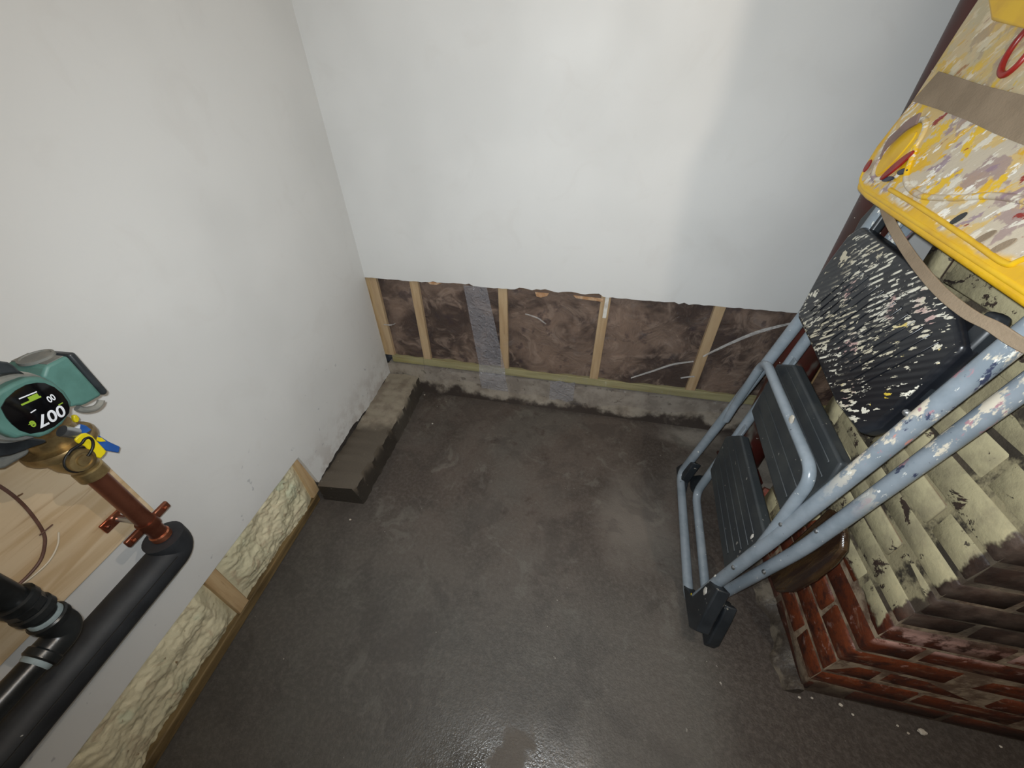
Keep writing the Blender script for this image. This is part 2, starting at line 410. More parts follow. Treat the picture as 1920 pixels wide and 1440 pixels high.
M_glassbulb = Mat('lit_bulb_glass'); M_glassbulb.out('ffe6c4', .3); M_glassbulb.b.inputs['Emission Color'].default_value = (1, .78, .55, 1); M_glassbulb.b.inputs['Emission Strength'].default_value = 6; M_glassbulb = M_glassbulb.m

# ------------------------------------------------------------------ mesh builder
class MB:
    def __init__(s): s.v = []; s.f = []
    def add(s, vs, fs):
        o = len(s.v); s.v += [V(a) for a in vs]; s.f += [[o+i for i in q] for q in fs]; return s
    def box(s, c, sz, R=None):
        vs = []
        for x in (-.5, .5):
            for y in (-.5, .5):
                for z in (-.5, .5):
                    p = V((x*sz[0], y*sz[1], z*sz[2]))
                    vs.append(V(c) + (R @ p if R else p))
        return s.add(vs, [(0, 1, 3, 2), (4, 6, 7, 5), (0, 4, 5, 1), (2, 3, 7, 6), (0, 2, 6, 4), (1, 5, 7, 3)])
    def prism(s, poly, ext):
        n = len(poly); ext = V(ext); P = [V(p) for p in poly]
        return s.add(P + [p + ext for p in P], [list(range(n))[::-1], list(range(n, 2*n))] + [(i, (i+1) % n, n+(i+1) % n, n+i) for i in range(n)])
    def rings(s, rings, cap=True, closed=False):
        n = len(rings[0]); vs = [p for r in rings for p in r]; fs = []
        m = len(rings)
        for k in range(m if closed else m-1):
            a, b = k*n, ((k+1) % m)*n
            fs += [(a+i, a+(i+1) % n, b+(i+1) % n, b+i) for i in range(n)]
        if cap and not closed: fs += [list(range(n))[::-1], list(range((m-1)*n, m*n))]
        return s.add(vs, fs)
    def tube(s, pts, r, seg=14, closed=False):
        pts = [V(p) for p in pts]; n = len(pts); rr = r if isinstance(r, (list, tuple)) else [r]*n
        T = []
        for i in range(n):
            a = pts[(i-1) % n] if closed else pts[max(i-1, 0)]; b = pts[(i+1) % n] if closed else pts[min(i+1, n-1)]
            T.append((b-a).normalized())
        up = V((0, 0, 1)) if abs(T[0].z) < .9 else V((0, 1, 0))
        u = T[0].cross(up).normalized(); R = []
        for i in range(n):
            u = (u - T[i]*u.dot(T[i])).normalized(); w_ = T[i].cross(u)
            R.append([pts[i] + (u*math.cos(2*math.pi*k/seg) + w_*math.sin(2*math.pi*k/seg))*rr[i] for k in range(seg)])
        return s.rings(R, closed=closed)
    def lathe(s, c, axis, prof, seg=28):
        c = V(c); ax = V(axis).normalized(); u = ax.cross(V((0, 0, 1)) if abs(ax.z) < .9 else V((0, 1, 0))).normalized(); w_ = ax.cross(u)
        return s.rings([[c + ax*h + (u*math.cos(2*math.pi*k/seg) + w_*math.sin(2*math.pi*k/seg))*max(r, 1e-4) for k in range(seg)] for r, h in prof])
    def ribbon(s, pts, wid, th):
        pts = [V(p) for p in pts]; R = []
        for i, p in enumerate(pts):
            t = (pts[min(i+1, len(pts)-1)] - pts[max(i-1, 0)]).normalized()
            ww = V(wid[i] if isinstance(wid, list) else wid); n = t.cross(ww).normalized()*th/2
            R.append([p-ww/2-n, p+ww/2-n, p+ww/2+n, p-ww/2+n])
        return s.rings(R)
    def grid(s, fn, nu, nv):
        vs = [fn(i/nu, j/nv) for j in range(nv+1) for i in range(nu+1)]
        return s.add(vs, [(j*(nu+1)+i, j*(nu+1)+i+1, (j+1)*(nu+1)+i+1, (j+1)*(nu+1)+i) for j in range(nv) for i in range(nu)])
    def build(s, name, mat, parent=None, smooth=30, bevel=0, seg=2):
        me = bpy.data.meshes.new(name)
        me.from_pydata([tuple(p) for p in s.v], [], s.f); me.materials.append(mat)
        bm = bmesh.new(); bm.from_mesh(me); bmesh.ops.recalc_face_normals(bm, faces=bm.faces); bm.to_mesh(me); bm.free()
        if smooth:
            me.shade_smooth(); me.set_sharp_from_angle(angle=math.radians(smooth))
        return link(name, me, parent, bevel, seg)
def link(name, me, parent=None, bevel=0, seg=2):
    o = bpy.data.objects.new(name, me); COL.objects.link(o)
    if parent:
        o.parent = parent; o.matrix_parent_inverse = PINV.get(parent.name, Matrix())
    if bevel:
        b = o.modifiers.new('bevel', 'BEVEL'); b.width = bevel; b.segments = seg; b.limit_method = 'ANGLE'; b.angle_limit = math.radians(40)
        b.harden_normals = False
    return o
PINV = {}
def thing(name, loc, label, cat, group=None, kind=None):
    o = bpy.data.objects.new(name, None); COL.objects.link(o); o.location = loc; o.empty_display_size = .05
    PINV[o.name] = Matrix.Translation(V(loc)).inverted()
    return tag(o, label, cat, group, kind)
def tag(o, label=None, cat=None, group=None, kind=None):
    if label: o['label'] = label
    if cat: o['category'] = cat
    if group: o['group'] = group
    if kind: o['kind'] = kind
    return o
def struct(o): o['kind'] = 'structure'; return o
def arc(c, u, v, r, a0, a1, n=6):
    return [V(c) + (V(u)*math.cos(a0+(a1-a0)*k/n) + V(v)*math.sin(a0+(a1-a0)*k/n))*r for k in range(n+1)]
def fillet(pts, r, n=6):
    pts = [V(p) for p in pts]; out = [pts[0]]
    for i in range(1, len(pts)-1):
        a = (pts[i-1]-pts[i]); b = (pts[i+1]-pts[i]); k = min(r, a.length*.49, b.length*.49)
        p0 = pts[i]+a.normalized()*k; p1 = pts[i]+b.normalized()*k
        for t in range(n+1):
            t /= n; out.append(p0*(1-t)**2 + pts[i]*2*t*(1-t) + p1*t*t)
    return out + [pts[-1]]
def sm(pts, n=6):      # Catmull-Rom
    P = [V(p) for p in pts]; P = [P[0]*2-P[1]] + P + [P[-1]*2-P[-2]]; out = []
    for i in range(1, len(P)-2):
        for k in range(n):
            t = k/n
            out.append(.5*((2*P[i]) + (P[i+1]-P[i-1])*t + (2*P[i-1]-5*P[i]+4*P[i+1]-P[i+2])*t*t + (3*P[i]-P[i-1]-3*P[i+1]+P[i+2])*t**3))
    return out + [P[-2]]

# ------------------------------------------------------------------ room shell
H = 2.3
def slab(x0, x1, y0, y1, z0, z1): return MB().box(((x0+x1)/2, (y0+y1)/2, (z0+z1)/2), (x1-x0, y1-y0, z1-z0))
struct(slab(-.2, 2.7, -3.2, .2, -.1, 0).build('floor', M_floor, smooth=0))
struct(slab(-.2, 2.7, -3.2, .2, H, H+.08).build('ceiling', M_ceil, smooth=0))
struct(slab(2.55, 2.7, -3.1, .1, 0, H).build('wall_right', M_wall, smooth=0))
struct(slab(.26, 2.55, -3.2, -3.1, 0, H).build('wall_front', M_wall, smooth=0))

# back wall: drywall with a torn lower edge over open studs
TH = .0127
pts = []
xs = 0.0; ZC = .588
jag = {.36: .004, .60: -.006, .75: .008, .80: .015, .84: .004, .91: .012, .95: .010}
x = 0.0
top = [(0, H), (2.55, H)]
low = []
n = 150
for i in range(n+1):
    x = 2.55*i/n
    z = ZC + rnd.uniform(-.0015, .0015)
    if .30 < x < .46: z += .004 + rnd.uniform(0, .004)
    if .66 < x < .97: z += .003 + .010*abs(math.sin(x*31)) * rnd.uniform(.6, 1)
    if 1.2 < x < 1.3: z += rnd.uniform(-.004, .004)
    low.append((x, z))
poly = [V((a, 0, b)) for a, b in [(2.55, H), (0, H)] + low]
wall_back = struct(MB().prism(poly, (0, TH, 0)).build('wall_back', M_wall, smooth=0))
SF = TH + .0008
def stud_back(x, wdt=.038, z0=.186, z1=H-.04):
    MB().box((x, SF+.0445, (z0+z1)/2), (wdt, .089, z1-z0)).build('stud', M_stud, wall_back, bevel=.002)
stud_back(.010, .062)
STUDS = [.021, .211, .592, .998, 1.405, 1.811, 2.218]
for k, x in enumerate(STUDS[1:]): stud_back(x)
MB().box((1.3, SF+.0445, .167), (2.55, .089, .038)).build('bottom_plate', M_plate, wall_back, bevel=.002)
MB().box((1.3, SF+.0445, H-.02), (2.55, .089, .038)).build('top_plate', M_stud, wall_back)
tag(MB().box((1.002, SF-.0025, .56), (.014, .004, .13)).build('shim_strip', M_white, wall_back), 'white strip on the upper stud face')
for pix in ([(1003, 548), (1006, 556), (1014, 558), (1026, 555), (1029, 550)], [(1075, 554), (1080, 559), (1100, 562), (1130, 566), (1131, 560)], [(800, 527), (806, 533), (818, 534), (828, 531)]):
    MB().prism([hit(p, (0, 1, 0), .003) for p in pix], (0, .003, 0)).build('torn_paper', M_torn, wall_back, smooth=0)
# concrete sill under the plate
def sill_pt(u, v):
    x = u*2.5; z = v*.148
    return V((x, -.004 + .006*math.sin(x*9+1)*math.sin(v*2.5) - .010*(1-v)**3, z))
b = MB().grid(sill_pt, 80, 10); b.box((1.25, .06, .07), (2.5, .09, .138))
b.build('concrete_sill', M_sill, wall_back)
edges = [STUDS[i]+.019 for i in range(6)]
for i in range(6):
    xa, xb = STUDS[i]+.019, STUDS[i+1]-.019
    ph = rnd.uniform(0, 6)
    def batt(u, v, xa=xa, xb=xb, ph=ph):
        x = xa+(xb-xa)*u; z = .187+(.75-.187)*v
        e = min(1, 6*min(u, 1-u))
        d = .004*math.sin(x*23+ph+z*9) + .004*math.sin(z*31+ph*2+x*11) + .003*math.sin(x*57+z*43)
        return V((x, SF+.016-.004*e+d*e, z))
    b = MB().grid(batt, 24, 24); b.box(((xa+xb)/2, SF+.06, .47), (xb-xa, .05, .565))
    b.build('insulation_batt', M_insul, wall_back)
MB().box((1.3, SF+.095, 1.15), (2.6, .008, 2.3)).build('sheathing', M_plate_dark, wall_back)

# polythene sheet over the studs
sheet = thing('plastic_sheet', (.9, 0, .1), 'clear crinkled polythene sheet stretched over the open studs under the back wall', 'plastic sheet')
def poly_pt(u, v):
    x = .012 + u*1.75; z = .075 + (.585-.075)*v
    z += (1-v)*(.02*math.sin(x*5)+.012*math.sin(x*17+1))
    if x < .2: z += (1-v)*.09
    y = .0105 if z > .19 else .0105 - .0235*min(1, (.19-z)/.04)
    y -= (.006*(1-abs(mnoise.noise(V((x*7+z*5, z*9-x*4, 2.0)))))**5 + .003*abs(mnoise.noise(V((x*22, z*26, 5.0)))))*min(1, 8*v*(1-v))
    return V((x, y, z))
MB().grid(poly_pt, 260, 80).build('sheet', M_poly, sheet, smooth=60)
def foldline(pix, wd, name='fold'):
    P = sm([hit(p, (0, 1, 0), .004) for p in pix], 8)
    b = MB(); n = len(P); R = []
    for i, p in enumerate(P):
        k = wd*.55*(.25+.75*math.sin(math.pi*(i+.5)/n))
        R.append([p+V((0, .001, -k)), p+V((0, -.007, -k*.15)), p+V((0, -.002, k*.1)), p+V((0, -.006, k*.3)), p+V((0, .001, k))])
    b.rings(R, cap=False); b.build(name, M_poly_fold, sheet, smooth=60)
foldline([(1183, 708), (1225, 695), (1262, 683), (1300, 677)], .007)
foldline([(1318, 668), (1360, 648), (1410, 627), (1445, 616), (1482, 606)], .016)
foldline([(1276, 708), (1302, 705)], .004)
foldline([(720, 608), (734, 609), (742, 606)], .004)
foldline([(985, 588), (1008, 596), (1024, 607)], .004)
a0, a1, b0, b1 = (.433, .588), (.53, .585), (.615, .075), (.484, .085)
def strip(u, v):
    x = (a0[0]*(1-u)+a1[0]*u)*v + (b1[0]*(1-u)+b0[0]*u)*(1-v); z = .588*v+.078*(1-v)
    y = .003 if z > .20 else .003-.0225*min(1, (.20-z)/.05)
    return V((x, y+.001*math.sin(z*40+u*3), z))
tag(MB().grid(strip, 6, 30).build('tape_strip', M_poly_strip, sheet, smooth=60), 'milky grey slanting strip')
def lap(u, v):
    x = .81+.11*u; z = .065+.11*v + .006*math.sin(x*90)
    return V((x, -.0175-.002*math.sin(u*5), z))
MB().grid(lap, 8, 6).build('overlap_patch', M_poly_strip, sheet, smooth=60)

# left wall: drywall that stops on the curb, cut higher in front
low = []
for i in range(60):
    t = .672*i/59
    z = .082 + .006*math.sin(t*23) + rnd.uniform(-.003, .003)
    if .36 < t < .66: z += .012 + .010*math.sin(t*17)
    low.append((t, z))
low += [(.674, .088), (.682, .14), (.690, .20), (.699, .2545)]
for i in range(1, 50):
    low.append((.699+(3.1-.699)*i/50, .2555+rnd.uniform(-.0008, .0008)))
poly = [WL(t, z) for t, z in [(3.1, H), (0, H)] + low + [(3.1, .2555)]]
wall_left = struct(MB().prism(poly, -NL*TH).build('wall_left', M_wall, smooth=0))
RL = Matrix((tuple(NL), tuple(-TL), (0, 0, 1))).transposed()
def boxL(t0, t1, z0, z1, d0, d1): return MB().box(WL((t0+t1)/2, (z0+z1)/2, (d0+d1)/2), (d1-d0, t1-t0, z1-z0), RL)
for t in (.693, 1.086, 1.492, 1.899):
    boxL(t-.019, t+.019, .038, H-.02, -SF-.089, -SF).build('stud', M_stud, wall_left, bevel=.002)
boxL(.69, 3.1, .001, .036, -SF-.089, -SF+.001).build('bottom_plate', M_plate_dark, wall_left, bevel=.003)
boxL(0, 3.1, 0, H, -SF-.10, -SF-.092).build('sheathing', M_plate_dark, wall_left)
for i, (ta, tb) in enumerate(((.712, 1.067), (1.105, 1.473), (1.511, 1.88))):
    ph = i*2.1
    def foam(u, v, ta=ta, tb=tb, ph=ph):
        t = ta+(tb-ta)*u; z = .037+(.33-.037)*v
        e = min(1, 9*u, 9*(1-u)); eb = min(1, 5*v+.25)
        d = -.026 + .016*e*eb - .022*max(0, v-.55)**1.0*1.2
        d += (.016*mnoise.noise(V((t*9+ph, z*13, ph))) + .007*mnoise.noise(V((t*26+z*9, z*30-t*8, ph+3))) + .004*mnoise.noise(V((t*70, z*80, ph))) + .003*mnoise.noise(V((t*170, z*170, ph))))*e
        return WL(t, z, -SF + d + .014)
    b = MB().grid(foam, 110, 76)
    b.box(WL((ta+tb)/2, .19, -SF-.062), (.05, tb-ta, .29), RL)
    b.build('foam_fill', M_foam, wall_left, smooth=60)
# rough line of concrete curb along the left wall
def curb_sec(t):
    w_ = .150 + .006*math.sin(t*7); h = .086 + .004*math.sin(t*9+1)
    j = .002*math.sin(t*61)+.002*math.sin(t*143)
    return [WL(t, .0, .001), WL(t, h-.004+j, .001), WL(t, h+j, w_*.55), WL(t, h-.003-j, w_-.008), WL(t, h-.010, w_+j), WL(t, .03, w_+.008-j), WL(t, .0, w_+.016+j)]
R_ = [curb_sec(.012+.676*i/60) for i in range(61)]
b = MB(); b.rings(R_)
curb = b.build('concrete_curb', M_curb, smooth=35)
tag(curb, 'low rough concrete curb along the foot of the left wall, damp at its near end', 'curb')

# ------------------------------------------------------------------ brick chimney
CX, CY, CYF = 1.577, -.95, -.468
chim = thing('brick_chimney', (1.85, -.7, 0), 'red brick chimney breast with brushed cream wash on its side, behind the stepladder', 'chimney')
slab(CX+.0025, 2.2, CY+.0025, CYF, 0, H).build('mortar_core', M_mortar, chim, smooth=0)
def brick_mesh(L, Wd, Hh, sd):
    r = random.Random(sd); bm = bmesh.new(); bmesh.ops.create_cube(bm, size=1)
    for v_ in bm.verts:
        v_.co.x *= L; v_.co.y *= Wd; v_.co.z *= Hh
        v_.co += V((r.uniform(-.002, .002), r.uniform(-.0015, .0015), r.uniform(-.002, .002)))
    bmesh.ops.bevel(bm, geom=list(bm.edges), offset=.0042, segments=1, affect='EDGES')
    me = bpy.data.meshes.new('brick'); bm.to_mesh(me); bm.free(); me.materials.append(M_brick); me.shade_smooth(); me.set_sharp_from_angle(angle=math.radians(50)); return me
STX = [brick_mesh(.2, .095, .057, k) for k in range(3)]          # stretcher along x
STY = [brick_mesh(.095, .2, .057, 10+k) for k in range(3)]       # stretcher along y
joints = [.004, .070, .142, .214, .287, .360, .424, .484, .540, .597, .660, .727]
while joints[-1] < H-.07: joints.append(joints[-1]+.0665)
def brick(kind, x0, x1, y0, y1, z0, z1):
    me = rnd.choice(STX if kind == 'x' else STY)
    z0 += rnd.uniform(-.003, .002); z1 += rnd.uniform(-.002, .003)
    o = link('brick', me, chim)
    o.location = ((x0+x1)/2, (y0+y1)/2, (z0+z1)/2)
    o.scale = ((x1-x0)/(.2 if kind == 'x' else .095), (y1-y0)/(.095 if kind == 'x' else .2), (z1-z0)/.057)
    o.rotation_euler = (rnd.uniform(-.010, .010), rnd.uniform(-.010, .010), rnd.uniform(-.010, .010))
for k in range(len(joints)-1):
    z0, z1 = joints[k]+.004, joints[k+1]-.004
    j = lambda: rnd.uniform(-.0025, .0025)
    if k % 2 == 0:
        a = j(); brick('y', CX+a, CX+.095, CY+j(), CY+.2, z0, z1)
        brick('y', CX+j(), CX+.095, CY+.21, CY+.41, z0, z1)
        brick('y', CX+j(), CX+.095, CY+.42, CYF, z0, z1)
        xs = CX+.105
    else:
        brick('x', CX+j(), CX+.2, CY+j(), CY+.095, z0, z1)
        brick('y', CX+j(), CX+.095, CY+.105, CY+.305, z0, z1)
        brick('y', CX+j(), CX+.095, CY+.315, CYF, z0, z1)
        xs = CX+.21
    while xs < 2.15:
        xe = min(xs+.2, 2.2); brick('x', xs, xe, CY+j(), CY+.095, z0, z1); xs = xe+.01
def fil(i, n=30):
    y = CY-.01+(CYF-CY)*i/n; w_ = .028+.012*math.sin(y*33)+.006*math.sin(y*90)
    return [V((CX+.006, y, 0)), V((CX-w_, y, .0)), V((CX-w_*.8, y, .012)), V((CX-.008, y, .030+.006*math.sin(y*50))), V((CX+.006, y, .035))]
MB().rings([fil(i) for i in range(31)]).build('base_fillet', M_fillet, chim, smooth=50)

# ------------------------------------------------------------------ oxblood column
post = thing('steel_column', (1.606, -.215, 0), 'dark oxblood painted round column beside the back wall', 'column')
MB().lathe((1.606, -.215, 0), (0, 0, 1), [(.057, .012), (.057, H-.012)], 32).build('shaft', M_post, post)
slab(1.536, 1.676, -.285, -.145, 0, .012).build('base_plate', M_post, post, bevel=.002)
slab(1.536, 1.676, -.285, -.145, H-.012, H).build('cap_plate', M_post, post, bevel=.002)

# ------------------------------------------------------------------ folding stepladder
lad = thing('stepladder', (1.37, -.57, 0), 'folded grey tube stepladder with black treads and a paint-caked yellow tray', 'stepladder')
F0, R0 = 1.335, 1.385
TR = .0148
front = fillet([LD(-.395, 1.02, F0), LD(-.377, .744, F0), LD(-.345, .45, F0), LD(-.305, .017, F0), LD(-.800, .017, F0), LD(-.826, .075, F0), LD(-.821, .45, F0), LD(-.823, .86, F0), LD(-.84, 1.02, F0)], .04)
front = fillet([LD(-.395, 1.02, F0), LD(-.377, .744, F0), LD(-.308, .017, F0), LD(-.800, .017, F0), LD(-.822, .45, F0), LD(-.84, 1.02, F0)], .045, 7)
MB().tube(front, TR, 16).build('front_frame', M_tube_p, lad, smooth=60)
rear = fillet([LD(-.405, 1.0, R0), LD(-.368, .70, R0), LD(-.392, .019, R0), LD(-.785, .019, R0), LD(-.838, .45, R0), LD(-.852, 1.0, R0)], .045, 7)
MB().tube(rear, TR*.95, 16).build('rear_frame', M_tube_p, lad, smooth=60)
hd = fillet([LD(-.350, .36, F0+.004), LD(-.362, .46, F0-.006), LD(-.400, .635, 1.307), LD(-.803, .642, 1.307), LD(-.812, .47, F0-.008), LD(-.815, .36, F0+.004)], .045, 8)
MB().tube(hd, .0115, 14).build('support_loop', M_tube, lad, smooth=60)
def foot(pix, x0, ext, name='foot'):
    poly = [LP(p, x0) for p in pix]
    poly = [V((p.x, p.y, max(p.z, .001))) for p in poly]
    MB().prism(poly, LN*ext).build(name, M_blackpl, lad, bevel=.004)
foot([(1280, 1096), (1291, 1176), (1306, 1184), (1316, 1160), (1345, 1105), (1330, 1088), (1297, 1118)], F0-.018, .034)
foot([(1312, 1166), (1309, 1180), (1318, 1211), (1328, 1206), (1352, 1160), (1362, 1136), (1348, 1121)], R0-.012, .030)
foot([(1264, 884), (1266, 940), (1276, 902), (1300, 868), (1290, 862)], F0-.004, .03)
foot([(1286, 906), (1286, 932), (1297, 925), (1322, 892), (1312, 890)], R0-.004, .028)
def tread(poly, x0, th, ribs, name='tread'):
    P = [LD(y, z, x0) for y, z in poly]
    b = MB().prism(P, LN*th)
    t = b.build(name, M_tread, lad, bevel=.005, seg=3)
    for zz, ya, yb in ribs:
        MB().prism([LD(ya, zz-.004, x0+.001), LD(yb, zz-.004, x0+.001), LD(yb, zz+.004, x0+.001), LD(ya, zz+.004, x0+.001)], -LN*.003).build('rib', M_tread, t, bevel=.0012, seg=1)
    return t
tread([(-.453, .226), (-.408, .345), (-.470, .414), (-.790, .414), (-.804, .345), (-.790, .226)], F0+.003, .026,
      [(.255, -.46, -.76), (.285, -.45, -.77), (.315, -.44, -.78), (.345, -.43, -.785), (.375, -.45, -.77)])
tread([(-.440, .484), (-.403, .628), (-.468, .672), (-.790, .672), (-.804, .628), (-.790, .482)], F0+.003, .026,
      [(.515, -.45, -.76), (.550, -.44, -.77), (.585, -.43, -.78), (.620, -.425, -.785), (.648, -.45, -.77)])
for pix, r_, sq_, mm in (((1322, 1108), .010, (1, .8, 1.6), M_white), ((1340, 1082), .006, (1, .8, 2.0), M_white), ((1484, 786), .009, (1, 1, 1.2), M_chip), ((1410, 1006), .006, (.8, .7, 1.8), M_white), ((1296, 1114), .004, (1, .7, 1.3), M_handle_y)):
    c_ = LP(pix, 1.307-.010) if pix[0] == 1484 else LP(pix, F0-.0195 if pix[0] < 1330 else F0-TR+.002)
    bm_ = bmesh.new(); bmesh.ops.create_icosphere(bm_, subdivisions=2, radius=r_); q_ = random.Random(int(r_*1e4))
    for v_ in bm_.verts: v_.co = V((v_.co.x*.25*sq_[0], v_.co.y*sq_[1], v_.co.z*sq_[2]))*(1+q_.uniform(-.2, .2))+c_
    mb_ = MB(); bm_.verts.index_update(); mb_.add([v_.co.copy() for v_ in bm_.verts], [[a_.index for a_ in f_.verts] for f_ in bm_.faces]); bm_.free()
    mb_.build('paint_blob', mm, lad, smooth=60)
# fastening straps that carry the treads
for y, zc in ((-.42, .33), (-.415, .58), (-.792, .33), (-.792, .58)):
    MB().prism([LD(y-.010, zc-.075, F0+.029), LD(y+.010, zc-.075, F0+.029), LD(y+.010, zc+.075, F0+.029), LD(y-.010, zc+.075, F0+.029)], LN*.004).build('tread_bracket', M_tube, lad, bevel=.001)
for y, z in ((-.8225, .30), (-.8215, .50), (-.8225, .83)):
    p = LD(y, z, F0-TR)
    MB().lathe(p, -LN, [(.0055, -.002), (.0055, .001), (.0035, .003), (.001, .0036)], 12).build('rivet', M_steel, lad)
for y, z in ((-.836, .33), (-.838, .52)):
    p = LD(y, z, R0-TR*.95)
    MB().lathe(p, -LN, [(.0055, -.002), (.0055, .001), (.0035, .003), (.001, .0036)], 12).build('rivet', M_steel, lad)
PX = F0-.022
pp = [(-.384, .775), (-.362, .862), (-.372, .960), (-.395, .985), (-.585, .985), (-.760, .970), (-.812, .945), (-.812, .785), (-.795, .752), (-.700, .742), (-.528, .757), (-.40, .764)]
pl = MB().prism([LD(y, z, PX) for y, z in pp], LN*.030).build('platform', M_platform, lad, bevel=.009, seg=4)
for k in range(16):
    yc = -.43-.022*k
    MB().prism([LD(yc+.004, .80, PX+.0005), LD(yc-.004, .80, PX+.0005), LD(yc-.062, .93, PX+.0005), LD(yc-.054, .93, PX+.0005)], -LN*.0022).build('rib', M_platform, pl, bevel=.0008, seg=1) if yc-.062 > -.80 else None
# hinge brackets beside the platform
br = [LP(p, F0-.006) for p in [(1592, 448), (1612, 410), (1640, 380), (1658, 378), (1656, 400), (1632, 432), (1622, 452)]]
MB().prism(br, LN*.02).build('hinge_bracket', M_blackpl, lad, bevel=.005)
br = [LP(p, F0-.012) for p in [(1700, 745), (1760, 668), (1850, 580), (1872, 590), (1862, 612), (1780, 690), (1712, 752)]]
MB().prism(br, LN*.02).build('hinge_bracket', M_blackpl, lad, bevel=.005)
MB().tube([LD(-.395, .9, R0+.004), LD(-.43, 1.03, R0+.002)], .012, 12).build('rail_top', M_tube_p, lad)
# yellow tool tray
TX = 1.303
tp = [(-.292, 1.052), (-.306, 1.036), (-.360, 1.030), (-.86, 1.016), (-.90, 1.05), (-.90, 1.40), (-.86, 1.43), (-.34, 1.43), (-.302, 1.40), (-.298, 1.30), (-.300, 1.19), (-.286, 1.15), (-.276, 1.115), (-.278, 1.075)]
tray = MB().prism([LD(y, z, TX) for y, z in tp], LN*.034).build('tray', M_tray, lad, bevel=.008, seg=4)
tag(tray, 'yellow plastic tray caked with old paint')
# raised rim along the lower edge and sides
rim = fillet([LD(-.290, 1.085, TX+.004), LD(-.294, 1.056, TX+.004), LD(-.33, 1.044, TX+.004), LD(-.86, 1.030, TX+.004)], .03)
MB().tube(rim, .0055, 12).build('rim', M_yellow, tray, smooth=60)
bead = sm([LD(-.43, 1.062, TX), LD(-.55, 1.058, TX), LD(-.70, 1.050, TX), LD(-.77, 1.046, TX), LD(-.785, 1.054, TX), LD(-.80, 1.075, TX)], 6)
MB().tube(bead, .004, 10).build('bead', M_yellow, tray, smooth=60)
def oval(name, c, a, bb, ang, rr, mat, prt, th=None, x0=TX, sy=1.0):
    yc, zc = c; P = []
    for k in range(30):
        t = 2*math.pi*k/30; u = a*math.cos(t); v = bb*math.sin(t)
        P.append(LD(yc+(u*math.cos(ang)-v*math.sin(ang)), zc+(u*math.sin(ang)+v*math.cos(ang)), x0))
    if th: return MB().prism(P, -LN*th).build(name, mat, prt, bevel=min(.0015, th*.4), seg=1)
    return MB().tube(P, rr, 8, closed=True).build(name, mat, prt, smooth=60)
A_ = math.radians(122)
oval('cup_ring', (-.372, 1.118), .055, .040, A_, .0055, M_tray, tray)
oval('cup_seat', (-.372, 1.118), .050, .035, A_, 0, M_yellow, tray, .002, TX-.0005)
oval('cup_pad', (-.378, 1.113), .042, .014, math.radians(115), 0, M_yellow, tray, .004, TX-.0005)
oval('paint_smear', (-.408, 1.098), .036, .009, math.radians(130), 0, M_redpaint, tray, .0045, TX-.003)
oval('paint_smear', (-.434, 1.093), .014, .0055, math.radians(165), 0, M_navy, tray, .0035, TX-.001)
oval('paint_smear', (-.405, 1.075), .018, .0045, math.radians(165), 0, M_navy, tray, .0035, TX-.001)
oval('paint_smear', (-.306, 1.082), .012, .008, math.radians(90), 0, M_redpaint, tray, .003, TX-.004)
for c, a in (((-.643, 1.066), .013), ((-.712, 1.060), .015), ((-.748, 1.060), .016)):
    oval('slot', c, a, .0055, math.radians(130), 0, M_darkcast if a < .014 else M_strap, tray, .0012, TX-.0003)
oval('letter_ring', (-.505, 1.262), .030, .020, math.radians(75), .0045, M_redpaint, tray, None, TX-.001)
cv = sm([LD(-.42, 1.13, TX), LD(-.455, 1.085, TX), LD(-.52, 1.072, TX), LD(-.60, 1.085, TX), LD(-.68, 1.105, TX), LD(-.80, 1.115, TX)], 6)
MB().tube(cv, .005, 10).build('bead', M_tray, tray, smooth=60)
yb = [LP(p, TX) for p in [(1862, -20), (1872, 40), (1960, 62), (1990, -20)]]
MB().prism(yb, -LN*.012).build('raised_boss', M_yellow, tray, bevel=.004)
# brown webbing round the tray and the rails
strap = thing('webbing_strap', LD(-.6, 1.1, TX), 'brown webbing strap tied round the yellow tray and the ladder rail', 'strap')
zt = lambda y: 1.216 - (y+.28)*-.12
wrap = [(LP(p, TX-.004), LP(p2, TX-.004)) for p, p2 in [((1762, 134), (1712, 190)), ((1800, 146), (1760, 205)), ((1840, 159), (1815, 226)), ((1885, 170), (1865, 250)), ((1935, 182), (1920, 272)), ((2000, 196), (1990, 300))]]
b = MB(); R = []
first = wrap[0]; back = [(first[0]+LN*.045+V((0, -.02, 0)), first[1]+LN*.045+V((0, -.02, 0))), (first[0]+LN*.042+V((0, .002, 0)), first[1]+LN*.042+V((0, .002, 0))), (first[0]+V((0, .003, 0))+LN*.004, first[1]+V((0, .003, 0))+LN*.004)]
for p, p2 in back + wrap:
    R.append([p, p2, p2-LN*.002, p-LN*.002])
b.rings(R); b.build('band', M_strap, strap, smooth=40)
tail = [LP(p, TX-.010) for p in [(1722, 222), (1700, 236), (1678, 256), (1662, 272), (1653, 290)]]
MB().ribbon(sm(tail, 5), V((0, .006, .017)), .004).build('tail', M_strap2, strap, smooth=50, bevel=.001)
def hang(pix, x0s, wid):
    P = [LP(p, x) for p, x in zip(pix, x0s)]
    return sm(P, 6)
P = hang([(1652, 366), (1662, 400), (1682, 440), (1715, 490), (1762, 545), (1815, 588), (1862, 612), (1905, 640), (1960, 668)], [TX+.03, TX+.01, F0-.03, F0-.035, F0-.038, F0-.04, F0-.04, F0-.03, F0-.02], .02)
MB().ribbon(P, V((.002, -.009, .015)), .003).build('hanging_loop', M_strap, strap, smooth=50, bevel=.001)

